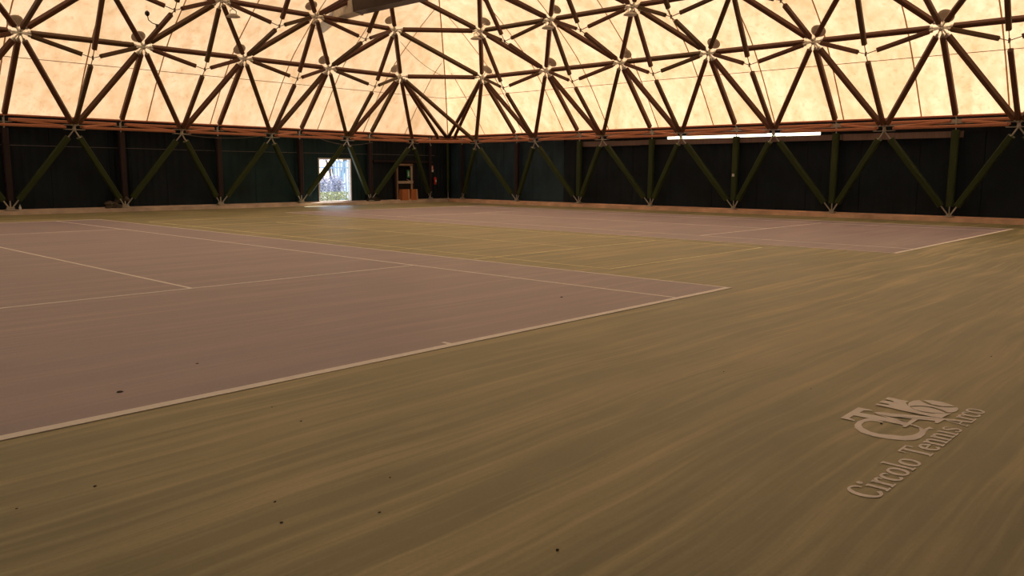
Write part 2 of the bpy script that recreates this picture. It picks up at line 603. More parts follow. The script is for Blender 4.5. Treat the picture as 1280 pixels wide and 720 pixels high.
# open doorway: slim white jambs and a threshold
dr = empty('door_1', (XR - (D0 + D1) / 2, YF + 0.3, 0.145), kind='structure')
rt = dr.location.copy()
def part_box(name, mat, parent, lo, hi, root):
    mb = MB()
    mb.box(tuple(V(lo) - root), tuple(V(hi) - root))
    return mb.build(name, mat, parent)
xa, xb = XR - D1, XR - D0
part_box('door_jamb', 'white', dr, (xa - 0.015, YF + 0.22, 0.145), (xa + 0.045, YF + 0.42, DZ), rt)
part_box('door_jamb', 'white', dr, (xb - 0.05, YF + 0.22, 0.145), (xb + 0.015, YF + 0.42, DZ), rt)
part_box('door_head', 'white', dr, (xa + 0.045, YF + 0.22, DZ - 0.05), (xb - 0.05, YF + 0.42, DZ + 0.012), rt)
part_box('threshold', 'kerb', dr, (xa + 0.045, YF + 0.20, 0.145), (xb - 0.05, YF + 0.62, 0.20), rt)

# closed exit door with dark glass, push bar and a small sign
ed = empty('door_2', (XR - (E0 + E1) / 2, YF + 0.22, 0.145), kind='structure')
rt = ed.location.copy()
xa, xb = XR - E1, XR - E0
yb = YF + 0.20
for lo, hi, nm, mt in (
        ((xa, yb - 0.07, 0.19), (xa + 0.11, yb + 0.06, EZ), 'door_jamb', 'brown_post'),
        ((xb - 0.11, yb - 0.07, 0.19), (xb, yb + 0.06, EZ), 'door_jamb', 'brown_post'),
        ((xa + 0.11, yb - 0.07, EZ - 0.10), (xb - 0.11, yb + 0.06, EZ), 'door_head', 'alu'),
        ((xa + 0.12, yb - 0.045, 0.20), (xa + 0.24, yb + 0.03, EZ - 0.11), 'door_stile', 'alu'),
        ((xb - 0.24, yb - 0.045, 0.20), (xb - 0.12, yb + 0.03, EZ - 0.11), 'door_stile', 'push'),
        ((xa + 0.24, yb - 0.03, 0.30), (xb - 0.24, yb + 0.02, 1.05), 'door_panel', 'black'),
        ((xa + 0.24, yb - 0.02, 1.22), (xb - 0.24, yb + 0.01, EZ - 0.2), 'glass_pane', 'glass'),
        ((xa + 0.20, yb - 0.14, 1.06), (xb - 0.16, yb - 0.05, 1.20), 'push_bar', 'push'),
        ((xb - 0.50, yb - 0.033, 1.38), (xb - 0.30, yb - 0.021, 1.80), 'exit_sign', 'green_sign'),
        ((xb - 0.43, yb - 0.040, 1.46), (xb - 0.36, yb - 0.034, 1.62), 'exit_figure', 'white'),
        ((xb - 0.425, yb - 0.040, 1.65), (xb - 0.365, yb - 0.034, 1.71), 'exit_figure', 'white')):
    part_box(nm, mt, ed, lo, hi, rt)
hn = MB()
hn.tube([V((xb - 0.30, yb - 0.05, 1.16)) - rt, V((xb - 0.30, yb - 0.12, 1.16)) - rt, V((xb - 0.62, yb - 0.13, 1.30)) - rt], 0.012, 6)
hn.build('door_handle', 'push', ed)

# ------------------------------------------------------------------ roof membrane
def lim(wall, d):
    """Extent along the wall (from its corner) of a slope at distance d from the wall: mitred at the hips."""
    return (max(d, -0.3), SIDE - max(d, -0.3))
def mem_fine():
    out = []
    for i in range(len(MEM) - 1):
        m = 4
        for q in range(m):
            u = q / m
            out.append((MEM[i][0] * (1 - u) + MEM[i + 1][0] * u, MEM[i][1] * (1 - u) + MEM[i + 1][1] * u))
    out.append(MEM[-1])
    # soften the kinks
    sm = [out[0]] + [tuple((out[i - 1][k] + 2 * out[i][k] + out[i + 1][k]) / 4 for k in (0, 1)) for i in range(1, len(out) - 1)] + [out[-1]]
    return sm
PROF = mem_fine()
ceiling = empty('ceiling', (0, 0, 0), kind='structure')
def slope_panels(wall, strips, name, mat):
    c, t, n, off = WALLS[wall]
    for (a0, a1) in strips:
        mb = MB()
        vs_, fs = [], []
        rows = 0
        m = 4
        for (d, z) in PROF:
            lo, hi = lim(wall, d)
            xa_, xb_ = min(max(a0, lo), hi), min(max(a1, lo), hi)
            for q in range(m + 1):
                u = q / m
                sag = 0.05 * math.sin(math.pi * u)
                p = c + t * (xa_ * (1 - u) + xb_ * u) + n * d
                vs_.append((p.x, p.y, z + sag * min(1, abs(xb_ - xa_) / 2.0) * (1 if 3.8 < z < 12.5 else 0)))
            rows += 1
            if xb_ - xa_ < 1e-4 and rows > 3 and lo > a0:
                break
        for r in range(rows - 1):
            for q in range(m):
                i = r * (m + 1) + q
                fs.append((i, i + 1, i + m + 2, i + m + 1))
        mb.add(vs_, fs)
        o = mb.build(name, mat, ceiling, smooth=True)
        o['kind'] = 'structure'
def seam(wall, a0, w=0.05):
    c, t, n, off = WALLS[wall]
    mb = MB()
    vs_ = []
    for (d, z) in PROF:
        lo, hi = lim(wall, d)
        if not (lo < a0 < hi):
            break
        for s_ in (-1, 1):
            p = c + t * (a0 + s_ * w / 2) + n * (d + 0.012)
            vs_.append((p.x, p.y, z - 0.02))
    mb.add(vs_, [(i, i + 1, i + 3, i + 2) for i in range(0, len(vs_) - 2, 2)])
    if len(vs_) > 4:
        mb.build('membrane_seam', 'seam', ceiling)
FS = [2.95 + 2.8 * i for i in range(12)]
RS = [2.75 + 2.8 * i for i in range(12)]
for wall, sl in (('far', FS), ('right', RS), ('left', FS), ('near', FS)):
    ed_ = [-0.3] + sl + [SIDE + 0.3]
    slope_panels(wall, list(zip(ed_[:-1], ed_[1:])), 'membrane_panel', 'membrane')
    if wall in ('far', 'right'):
        for a_ in sl:
            seam(wall, a_)
# seam along the corner hip and one level weld line
hb = MB()
vs_ = []
for (d, z) in PROF:
    for s_ in (-1, 1):
        vs_.append((XR - d - 0.02 - s_ * 0.02, YF - d - 0.02 + s_ * 0.02, z - 0.03))
hb.add(vs_, [(i, i + 1, i + 3, i + 2) for i in range(0, len(vs_) - 2, 2)])
hb.build('membrane_seam', 'seam', ceiling)
for wall in ('far', 'right'):
    c, t, n, off = WALLS[wall]
    d_, z_ = 1.22, 5.68
    mb = MB()
    p0 = c + t * d_ + n * (d_ + 0.01)
    p1 = c + t * (SIDE - d_) + n * (d_ + 0.01)
    mb.bar((p0.x, p0.y, z_), (p1.x, p1.y, z_), 0.006, 0.022)
    mb.build('weld_line', 'seam', ceiling)

# added unseen strip outside the right wall head, blocks sun through the slot
ev = MB()
for wl in ('right',):
    c, t, n, off = WALLS[wl]
    p, q = c + t * -1.0 + n * -0.30, c + t * (SIDE + 1.0) + n * -1.0
    ev.box((min(p.x, q.x), min(p.y, q.y), 3.46), (max(p.x, q.x), max(p.y, q.y), 3.62))
tag(ev.build('sun_block', 'hood'), kind='structure')

# ------------------------------------------------------------------ timber space frame
frame = empty('roof_frame', (0, 0, 0), 'brown timber space frame with steel star nodes under the glowing membrane roof', 'roof frame')
nodes = {}       # key -> dict(p, n, kind, ends)
struts = []      # (keyA, keyB, w)
def node(key, p, nrm, kind):
    nodes[key] = dict(p=V(p), n=V(nrm).normalized(), kind=kind, ends=[])
def strut(a, b, w, up=None):
    if a in nodes and b in nodes:
        struts.append((a, b, w))
for wl in WALLS:
    nn = WALLS[wl][2]
    for r in ROWS:
        d, z = ROWS[r]
        od, oz = offs(r)
        nrm = -nn * (d - od) + V((0, 0, oz - z))
        for j in jr(r):
            node((wl, 'R', r, j), W(wl, j, d, z), nrm, 'R')
    for r in LOW:
        d, z = LOW[r]
        for j in jl(r):
            node((wl, 'L', r, j), W(wl, j, d, z), (0, 0, 1), 'L')
    for j in range(9):
        node((wl, 'M', 0, float(j)), W(wl, j, 0.0, MZ), (0, 0, 1), 'M')
    for j in range(8):
        node((wl, 'V', 0, j + 0.5), W(wl, j + 0.5, VD, VZ), (0, 0, 1), 'V')
    for r in ROWS:
        js = jr(r)
        for j in js:
            strut((wl, 'R', r, j), (wl, 'R', r, j + 1), 0.165)
            strut((wl, 'R', r, j), (wl, 'R', r + 1, j + 0.5), 0.175)
            strut((wl, 'R', r, j), (wl, 'R', r + 1, j - 0.5), 0.175)
        if r == 1:
            for j in js:
                strut((wl, 'R', 1, j), (wl, 'M', 0, j), 0.175)
                strut((wl, 'R', 1, j), (wl, 'V', 0, j - 0.5), 0.175)
                strut((wl, 'R', 1, j), (wl, 'V', 0, j + 0.5), 0.175)
    for r in LOW:
        for j in jl(r):
            k_ = (wl, 'L', r, j)
            strut(k_, (wl, 'R', r, j - 0.5), 0.125)
            strut(k_, (wl, 'R', r, j + 0.5), 0.125)
            strut(k_, (wl, 'R', r + 1, j), 0.15)
            strut(k_, (wl, 'V', 0, j) if r == 1 else (wl, 'R', r - 1, j), 0.15)
# hips: (wall, at its start?) pairs
HIPS = [(('far', 0), ('right', 0)), (('left', 0), ('near', 0)), (('far', 1), ('left', 1)), (('right', 1), ('near', 1))]
for h, ((wa, ea), (wb, eb)) in enumerate(HIPS):
    ja = lambda r, e: jr(r)[0] if e == 0 else jr(r)[-1]
    for r in ROWS:
        A_, B_ = (wa, 'R', r, ja(r, ea)), (wb, 'R', r, ja(r, eb))
        strut(A_, B_, 0.165)
        if r < 7:
            strut((wa, 'R', r + 1, ja(r + 1, ea)), B_, 0.175)
    ca = WALLS[wa][0] + WALLS[wa][1] * (SIDE if ea else 0)
    ck = ('corner', h)
    node(ck, (ca.x, ca.y, 3.60), (0, 0, 1), 'C')
    A_, B_ = (wa, 'R', 1, ja(1, ea)), (wb, 'R', 1, ja(1, eb))
    strut(A_, ck, 0.175)
    strut(B_, ck, 0.175)
    va = 0.5 if ea == 0 else 7.5
    vb = 0.5 if eb == 0 else 7.5
    strut(A_, (wb, 'V', 0, vb), 0.165)
    for (w_, e_, K_) in ((wa, ea, A_), (wb, eb, B_)):
        j_ = -0.16 if e_ == 0 else 8.16
        ek = (w_, 'E', 0, j_)
        node(ek, W(w_, j_, 0.05, 3.50), (0, 0, 1), 'M')
        strut(K_, ek, 0.165)
# top cap
strut(('far', 'R', 7, 4.0), ('near', 'R', 7, 4.0), 0.17)

GAP = {'R': 0.36, 'L': 0.34, 'V': 0.30, 'M': 0.30, 'C': 0.22}
cand = []
for (ka, kb, w) in struts:
    A_, B_ = nodes[ka], nodes[kb]
    d = (B_['p'] - A_['p'])
    L = d.length
    u = d / L
    ga, gb = GAP[A_['kind']], GAP[B_['kind']]
    if A_['kind'] == 'V' or B_['kind'] == 'V':
        ga = 0.22 if A_['kind'] == 'V' else ga
        gb = 0.22 if B_['kind'] == 'V' else gb
    pa, pb = A_['p'] + u * ga, B_['p'] - u * gb
    A_['ends'].append(pa)
    B_['ends'].append(pb)
    up = (A_['n'] + B_['n']).normalized()
    vis = in_view(pa, pb, (pa + pb) / 2)
    q = px((pa + pb) / 2)
    cand.append((0 if vis else 1, q[2] if q else 999, pa, pb, w, up))
cand.sort(key=lambda c_: (c_[0], c_[1]))
rest = MB()
n_vis = sum(1 for c_ in cand if c_[0] == 0)
for i, (hid, dist, pa, pb, w, up) in enumerate(cand):
    if not hid and i < 300:
        aligned_beam('strut', pa, pb, w, w * 1.12, 'timber', frame, up=up)
    else:
        rest.beam(pa, pb, w, w * 1.12, up)
tag(rest.build('strut_mass', 'timber', frame), kind='stuff')
print('struts in view', n_vis, 'of', len(cand))

def star(mb, nd):
    p, n_ = nd['p'], nd['n']
    h = {'R': 0.12, 'L': 0.07, 'V': 0.10, 'M': 0.07, 'C': 0.10}[nd['kind']]
    mb.tube([p - n_ * h, p + n_ * h], {'R': 0.060, 'L': 0.035, 'V': 0.055, 'M': 0.04, 'C': 0.10}[nd['kind']], 8)
    for e in nd['ends']:
        u = (e - p).normalized()
        if nd['kind'] in ('R', 'V'):
            mb.bar(p + u * 0.04, e - u * 0.10, 0.030, 0.050, n_)
            mb.bar(e - u * 0.10, e + u * 0.015, 0.085, 0.085, n_)
        else:
            mb.bar(p + u * 0.02, e + u * 0.01, 0.022, 0.026, n_)
hid_nodes, hid_discs = MB(), MB()
for key, nd in nodes.items():
    if not nd['ends'] or nd['kind'] in ('V', 'M', 'C'):
        continue
    vis = in_view(nd['p'], pad=30)
    mb = MB() if vis else hid_nodes
    star(mb, nd)
    if nd['kind'] == 'R':
        mb.tube([nd['p'], nd['p'] + nd['n'] * 0.55], 0.02, 6)
    if vis:
        mb.build('steel_node', 'steel' if nd['kind'] == 'R' else 'dark_steel', frame)
    if nd['kind'] == 'R':
        c0 = nd['p'] + nd['n'] * 0.555
        db = MB() if vis else hid_discs
        db.tube([c0 - nd['n'] * 0.03, c0, c0 + nd['n'] * 0.02], [0.20, 0.265, 0.265], 20)
        if vis:
            db.build('membrane_disc', 'disc', frame)
tag(hid_nodes.build('node_mass', 'steel', frame), kind='stuff')
tag(hid_discs.build('disc_mass', 'disc', frame), kind='stuff')

# ------------------------------------------------------------------ ring beam on top of the walls
ring = empty('ring_beam', (0, 0, 0), 'reddish brown laced timber ring beam running along the wall tops', 'beam')
hidr = MB()
for wl in WALLS:
    main = wl in ('far', 'right')
    def put(name, a_, b_, w, h, up=None):
        if main:
            aligned_beam(name, a_, b_, w, h, 'ring', ring, up=up)
        else:
            hidr.beam(a_, b_, w, h, up)
    for j in range(8):
        v = W(wl, j + 0.5, VD, VZ)
        if j < 7:
            v2 = W(wl, j + 1.5, VD, VZ)
            u = (v2 - v).normalized()
            put('inner_chord', v + u * 0.30, v2 - u * 0.30, 0.15, 0.10)
        m0, m1 = W(wl, j, 0.0, MZ), W(wl, j + 1, 0.0, MZ)
        u = (m1 - m0).normalized()
        put('outer_chord', m0 + u * 0.18, m1 - u * 0.18, 0.16, 0.11)
        for mm in (m0, m1):
            u = (mm - v).normalized()
            put('lacing_bar', v + u * 0.32, mm - u * 0.24, 0.10, 0.09)
    for e in (0, 1):
        m0 = W(wl, 0 if e == 0 else 8, 0.0, MZ)
        c0 = WALLS[wl][0] + WALLS[wl][1] * (SIDE if e else 0)
        c0 = V((c0.x, c0.y, MZ))
        u = (c0 - m0).normalized()
        put('outer_chord', m0 + u * 0.18, c0 - u * 0.05, 0.18, 0.15)
    # top plate that carries the membrane edge
    c0 = WALLS[wl][0] + WALLS[wl][1] * SIDE
    a_, b_ = W(wl, -0.25, -0.12, 3.72), W(wl, 8.25, -0.12, 3.72)
    put('top_plate', a_, b_, 0.14, 0.06)
a_, b_ = W('far', 0.5, VD, VZ), W('right', 0.5, VD, VZ)
u = (b_ - a_).normalized()
aligned_beam('inner_chord', a_ + u * 0.3, b_ - u * 0.3, 0.16, 0.15, 'ring', ring)
tag(hidr.build('chord_mass', 'ring', ring), kind='stuff')
for key, nd in nodes.items():
    if nd['kind'] not in ('V', 'M', 'C') or key[0] in ('left', 'near'):
        continue
    if nd['kind'] == 'C' and key[1] != 0:
        continue
    mb = MB()
    star(mb, nd)
    if key[0] in WALLS and key[1] in ('V', 'M'):
        t_ = WALLS[key[0]][1]
        hw = 0.36 if key[1] == 'V' else 0.26
        p = nd['p']
        mb.bar(p - t_ * hw - V((0, 0, 0.085)), p + t_ * hw - V((0, 0, 0.085)), 0.20, 0.018)
        if key[1] == 'V':
            mb.bar(p - t_ * hw + V((0, 0, 0.085)), p + t_ * hw + V((0, 0, 0.085)), 0.20, 0.018)
    mb.build('node_plate', 'steel' if nd['kind'] != 'C' else 'black', ring)

# ------------------------------------------------------------------ posts and diagonal braces of the walls
def shoe(parent, p, q, root, blade=0.03):
    """Forked steel foot between node p and timber end q."""
    mb = MB()
    p, q = V(p) - root, V(q) - root
    u = (q - p).normalized()
    mb.bar(p, q, blade, 0.045)
    mb.bar(q - u * 0.02, q + u * 0.05, 0.13, 0.06)
    mb.tube([p - u * 0.03, p + u * 0.05], 0.04, 8)
    return mb.build('steel_shoe', 'steel', parent)
WNAME = {'far': 'doorway wall', 'right': 'plank rail wall'}
for wl, jmax in (('far', 7), ('right', 8)):
    cnt = 0
    for j in range(0, jmax + 1):
        # post at base node j
        b = W(wl, j, 0.0, BZ)
        tp = W(wl, j, 0.0, MZ - 0.10)
        root = empty('wall_post', b, f'upright timber post on the kerb, {ORD[j]} from the room corner along the {WNAME[wl]}', 'post')
        colr = 'brown_post' if (wl == 'far' or j < 2) else 'green_timber'
        back = -WALLS[wl][2] * 0.0
        w_ = 0.24 if j > 0 else 0.14
        mb = aligned_beam('timber', b + V((0, 0, 0.34)), tp - V((0, 0, 0.22)), w_, w_ * 0.9, colr, root, up=WALLS[wl][2], root=b)
        shoe(root, b + V((0, 0, 0.02)), b + V((0, 0, 0.36)), b)
        shoe(root, tp, tp - V((0, 0, 0.25)), b)
        bp = MB()
        bp.box((-0.16, -0.13, -0.02), (0.16, 0.13, 0.02))
        for sx in (-0.11, 0.11):
            bp.tube([(sx, 0, 0.0), (sx, 0, 0.09)], 0.035, 8)
        bp.build('base_plate', 'steel', root)
    for j in range(0, jmax):
        v = W(wl, j + 0.5, VD, VZ - 0.05)
        for e in (0, 1):
            b = W(wl, j + e, 0.0, BZ + 0.04)
            side = WALLS[wl][1] * (0.035 if e == 0 else -0.035)
            lean = ('rising away from' if e == 0 else 'rising towards')
            root = empty('diagonal_brace', b, f'dark green diagonal timber brace, {ORD[cnt]} from the room corner along the {WNAME[wl]}', 'brace')
            cnt += 1
            u = (v - b).normalized()
            p0, p1 = b + side, v + side * 0.6
            aligned_beam('timber', p0 + u * 0.42, p1 - u * 0.40, 0.215, 0.20, 'green_timber', root, up=WALLS[wl][2], root=b)
            shoe(root, p0, p0 + u * 0.44, b)
            shoe(root, p1, p1 - u * 0.42, b, 0.04)
# slim post in the room corner
b = V((XR - 0.02, YF - 0.02, BZ))
root = empty('wall_post', b, 'slim dark timber post standing exactly in the room corner', 'post')
aligned_beam('timber', b + V((0, 0, 0.45)), b + V((0, 0, 3.2)), 0.13, 0.13, 'green_timber', root, root=b)
shoe(root, b, b + V((0, 0, 0.47)), b)

# ------------------------------------------------------------------ things fixed to the walls
sb = MB()
p = W('right', 4, 0.125, 1.61)
sb.box((p.x - 0.03, p.y - 0.05, 1.55), (p.x + 0.004, p.y + 0.05, 1.67))
tag(sb.build('switch_box', 'white'), 'small white switch box fixed on a green wall post', 'switch box')

def plaque(x, z0, z1, label):
    y = YF + 0.222
    root = empty('safety_sign', (x, y, (z0 + z1) / 2), label, 'sign')
    r = root.location.copy()
    h = z1 - z0
    part_box('sign_plate', 'white', root, (x - 0.10, y, z0), (x + 0.10, y + 0.012, z1), r)
    part_box('sign_face', 'red', root, (x - 0.095, y - 0.004, z0 + h * 0.36), (x + 0.095, y, z1 - 0.005), r)
    mb = MB()                              # white extinguisher pictogram
    zc = z0 + h * 0.66
    mb.tube([V((x - 0.01, y - 0.008, zc - 0.075)) - r, V((x - 0.01, y - 0.008, zc + 0.03)) - r], 0.022, 8)
    mb.bar(V((x - 0.01, y - 0.008, zc + 0.03)) - r, V((x - 0.01, y - 0.008, zc + 0.07)) - r, 0.018, 0.006, (0, 1, 0))
    mb.bar(V((x - 0.035, y - 0.008, zc + 0.07)) - r, V((x + 0.04, y - 0.008, zc + 0.075)) - r, 0.012, 0.006, (0, 1, 0))
    mb.bar(V((x + 0.03, y - 0.008, zc + 0.06)) - r, V((x + 0.045, y - 0.008, zc - 0.05)) - r, 0.010, 0.006, (0, 1, 0))
    mb.build('sign_pictogram', 'white', root)
    return root
plaque(20.10, 1.70, 2.06, 'small red and white fire sign on the dark wall above the extinguisher')
x, y = 20.17, YF + 0.06
fe = empty('fire_extinguisher', (x, y, 1.0), 'red fire extinguisher hung on the dark wall below the red sign', 'extinguisher')
r = fe.location.copy()
mb = MB()
mb.tube([V((x, y, 1.0)) - r, V((x, y, 1.02)) - r, V((x, y, 1.34)) - r, V((x, y, 1.38)) - r, V((x, y, 1.41)) - r], [0.07, 0.08, 0.08, 0.06, 0.025], 14)
mb.build('cylinder', 'red', fe, smooth=True)
mb = MB()
mb.tube([V((x, y, 1.40)) - r, V((x, y, 1.45)) - r], 0.02, 8)
mb.bar(V((x - 0.06, y, 1.46)) - r, V((x + 0.03, y, 1.47)) - r, 0.02, 0.02)
mb.build('valve', 'black', fe)
mb = MB()
mb.tube([V((x, y - 0.02, 1.44)) - r, V((x + 0.09, y - 0.03, 1.42)) - r, V((x + 0.11, y - 0.04, 1.30)) - r, V((x + 0.09, y - 0.05, 1.12)) - r], 0.011, 6)
mb.build('hose', 'black', fe)
mb = MB()
mb.bar(V((x - 0.001, y - 0.081, 1.12)) - r, V((x - 0.001, y - 0.081, 1.26)) - r, 0.075, 0.006, (0, 1, 0))
mb.build('label_band', 'white', fe)
mb = MB()
mb.box(tuple(V((x - 0.03, y + 0.07, 1.1)) - r), tuple(V((x + 0.03, y + 0.185, 1.3)) - r))
mb.build('bracket', 'black', fe)

# two tapered wooden bins in front of the exit door
def bin_(x, w, label):
    y, z, h = YF + 0.02, 0.146, 0.60
    root = empty('wooden_bin', (x, y, z), label, 'bin', 'wooden bins by the exit door')
    def plate(name, mat, pts, th):
        mb = MB()
        q = [V(p_) for p_ in pts]
        n_ = (q[1] - q[0]).cross(q[2] - q[0]).normalized() * th
        mb.add([tuple(p_) for p_ in q] + [tuple(p_ - n_) for p_ in q], [(0, 1, 2, 3), (7, 6, 5, 4), (0, 4, 5, 1), (1, 5, 6, 2), (2, 6, 7, 3), (3, 7, 4, 0)])
        return mb.build(name, mat, root)
    a, b_, dd = w / 2, w / 2 * 0.80, 0.13
    plate('front_board', 'crate', [(-a, -dd, 0), (0.02, -dd, 0), (0.02, -dd, h), (-b_, -dd, h)], 0.02)
    plate('front_board', 'crate', [(0.03, -dd, 0), (a * 0.6, -dd, 0), (b_ * 0.62, -dd, h), (0.03, -dd, h)], 0.02)
    plate('side_board', 'crate_l', [(a * 0.62, -dd - 0.01, 0), (a, -dd - 0.01, 0), (b_, -dd - 0.01, h), (b_ * 0.66, -dd - 0.01, h)], 0.025)
    plate('side_board', 'crate', [(a, -dd, 0), (a, dd, 0), (b_, dd, h), (b_, -dd, h)], 0.02)
    plate('side_board', 'crate', [(-a, dd, 0), (-a, -dd, 0), (-b_, -dd, h), (-b_, dd, h)], 0.02)
    plate('back_board', 'crate', [(a, dd, 0), (-a, dd, 0), (-b_, dd, h), (b_, dd, h)], 0.02)
    return root
bin_(17.87, 0.60, 'orange brown wooden bin in front of the exit door, beside its hinge jamb')
bin_(18.47, 0.56, 'orange brown wooden bin in front of the exit door, nearer the red sign')

def paper(x, y, z, s, label):
    mb = MB()
    mb.lump((x, y, z + 0.35 * s * 0.5), s, s * 0.8, s * 0.5, int(x * 100), 8, 4, 0.35)
    tag(mb.build('paper_scrap', 'white'), label, 'paper')
paper(17.42, YF - 0.05, 0.145, 0.09, 'crumpled white paper on the kerb beside the first wooden bin')
paper(18.17, YF - 0.10, 0.145, 0.06, 'small crumpled white paper on the kerb between the wooden bins')

mb = MB()
mb.lump((15.75, YF + 0.02, 0.145 + 0.06), 0.42, 0.18, 0.17, 5, 14, 7, 0.2)
tag(mb.build('weight_bag', 'black'), 'black slumped weight bag on the kerb below the braces beside the doorway', 'bag')
mb = MB()
for i in range(9):
    mb.lump((2.25 + random.random() * 0.75, YF + random.uniform(-0.05, 0.1), 0.19 + random.random() * 0.5 * (1 - abs(i - 4) / 6)), 0.14 + random.random() * 0.08, 0.1, 0.11, i, 8, 5, 0.45, flat=False)
tag(mb.build('crumpled_net', 'grey_lump'), 'grey heap of crumpled netting against the doorway wall', 'net')
def bottle(x, label):
    z = 0.145
    y = YF - 0.12
    root = empty('bottle', (x, y, z), label, 'bottle')
    mb = MB()
    mb.tube([(0, 0, 0), (0, 0, 0.14), (0, 0, 0.18), (0, 0, 0.21)], [0.045, 0.045, 0.018, 0.016], 12)
    mb.build('body', 'white', root, smooth=True)
    mb = MB()
    mb.tube([(0, 0, 0.21), (0, 0, 0.235)], 0.019, 10)
    mb.build('cap', 'steel', root)
bottle(-0.95, 'small white bottle on the kerb at the foot of the sixth post')

# cables
def cable(pts, r, label, name='cable'):
    mb = MB()
    mb.tube(pts, r, 6)
    tag(mb.build(name, 'cable'), label, 'cable')
def sag(a, b, s_, n=14):
    a, b = V(a), V(b)
    return [a.lerp(b, i / n) - V((0, 0, 4 * s_ * (i / n) * (1 - i / n))) for i in range(n + 1)]
cable([(-6.0, YF + 0.12, 2.62), (8, YF + 0.12, 2.58), (20.2, YF + 0.12, 2.62)], 0.008, 'thin taut wire running level along the doorway wall')
cable(sag((12.0, YF + 0.05, 3.5), (15.3, YF - 0.6, 3.2), 0.30), 0.011, 'grey cable sagging below the ring beam above the doorway')
cable(sag((5.0, YF - 0.2, 3.3), (9.2, YF - 0.2, 3.3), 0.16), 0.010, 'grey cable sagging below the ring beam, far from the doorway')
A_, B_ = nodes[('far', 'R', 1, 1.0)]['p'], nodes[('right', 'R', 1, 1.0)]['p']
cable(sag(nodes[('far', 'R', 2, 1.5)]['p'] + V((0.3, 0, -0.5)), B_ + V((-0.2, 0, 0.1)), 0.75), 0.010, 'thin dark cable drooping between star nodes above the room corner')

# ------------------------------------------------------------------ dish lamps under the upper nodes
def dish(key, side, label):
    p = nodes[key]['p'] + V(side)
    root = empty('dish_lamp', p, label, 'lamp')
    mb = MB()
    mb.tube([(0, 0, 0.10), (0, 0, 0.06), (0, 0, 0.0), (0, 0, -0.03)], [0.06, 0.16, 0.25, 0.26], 20, caps=True)
    mb.build('dish', 'disc', root, smooth=False)
    mb = MB()
    mb.tube([(0, 0, -0.031), (0, 0, -0.045)], [0.235, 0.20], 20)
    mb.build('lens', 'hood', root)
    mb = MB()
    mb.tube([(-0.12, 0, 0.06), (-0.13, 0, 0.20), (0, 0, 0.27), (0.13, 0, 0.20), (0.12, 0, 0.06)], 0.018, 6)
    top = nodes[key]['p'] - p
    mb.tube([(0, 0, 0.27), (top.x, top.y, top.z)], 0.016, 6)
    mb.build('bracket', 'steel', root)
dish(('right', 'R', 2, 1.5), (-0.22, 0.06, -0.36), 'round dish lamp under the star node right above the room corner')
dish(('right', 'R', 2, 2.5), (-0.14, 0.02, -0.36), 'round dish lamp under the second star node from the corner, plank rail side')
dish(('right', 'R', 2, 3.5), (-0.16, 0.02, -0.34), 'round dish lamp under the third star node from the corner, plank rail side')
dish(('far', 'R', 2, 3.5), (0.42, -0.1, -0.55), 'round dish lamp under a star node on the slope above the doorway wall')

# small bulb on a bent stalk, clamped to a strut
A_, B_ = nodes[('far', 'R', 1, 4.0)]['p'], nodes[('far', 'L', 2, 4.0)]['p']
p = A_.lerp(B_, 0.52) + V((0, 0, 0.10))
gl = empty('stalk_lamp', p, 'small dark lamp on a bent stalk clamped to a roof strut', 'lamp')
mb = MB()
mb.box((-0.10, -0.06, -0.09), (0.10, 0.06, 0.03))
mb.build('clamp', 'black', gl)
mb = MB()
mb.tube([(0, 0, 0), (-0.22, 0.05, 0.06), (-0.34, 0.08, 0.16), (-0.36, 0.08, 0.30)], 0.018, 6)
mb.build('stalk', 'black', gl)
mb = MB()
mb.tube([(-0.36, 0.08, 0.29), (-0.37, 0.08, 0.35), (-0.37, 0.08, 0.43), (-0.37, 0.08, 0.48)], [0.04, 0.085, 0.08, 0.03], 10)
mb.build('lamp_head', 'black', gl)

# ------------------------------------------------------------------ long air duct under the frame
def at(x, y, dist):
    d = _r * ((x - 640) / 1002.83) + _u * ((360 - y) / 1002.83) + _f
    return CAM + d.normalized() * dist
P0, P1 = at(447, 8, 36.0), at(600, -26, 33.0)
du = empty('air_duct', P0, 'long dark boxy air duct with a pale hood under the roof top', 'duct')
ax = (P1 - P0)
side = ax.cross(V((0, 0, 1))).normalized()
upn = side.cross(ax.normalized())
mb = MB()
mb.bar((0, 0, 0), ax, 0.66, 0.54)
mb.build('dark_duct', 'duct', du)
for k_ in range(1, 5):
    c_ = ax * (k_ / 5)
    mb = MB()
    mb.bar(c_ - ax.normalized() * 0.02, c_ + ax.normalized() * 0.02, 0.66, 0.54)
    mb.build('duct_flange', 'duct', du)
mb = MB()
mb.bar(-ax.normalized() * 0.10, ax.normalized() * 0.0, 0.72, 0.60)
mb.build('hood_collar', 'hood', du)
q = at(412, 25, 38.6) - P0
mb = MB()
x_, y_ = side * 0.33, upn * 0.27
b0 = -ax.normalized() * 0.10
b2 = q - ax.normalized() * 0.2
mb.add([b0 - x_ - y_, b0 + x_ - y_, b0 + x_ + y_, b0 - x_ + y_, b2 - x_ * .7 - y_ * .4, b2 + x_ * .7 - y_ * .4, b2 + x_ * .7 + y_ * .4, b2 - x_ * .7 + y_ * .4],
       [(0, 1, 2, 3), (7, 6, 5, 4), (0, 4, 5, 1), (1, 5, 6, 2), (2, 6, 7, 3), (3, 7, 4, 0)])
mb.build('pale_hood', 'hood', du)

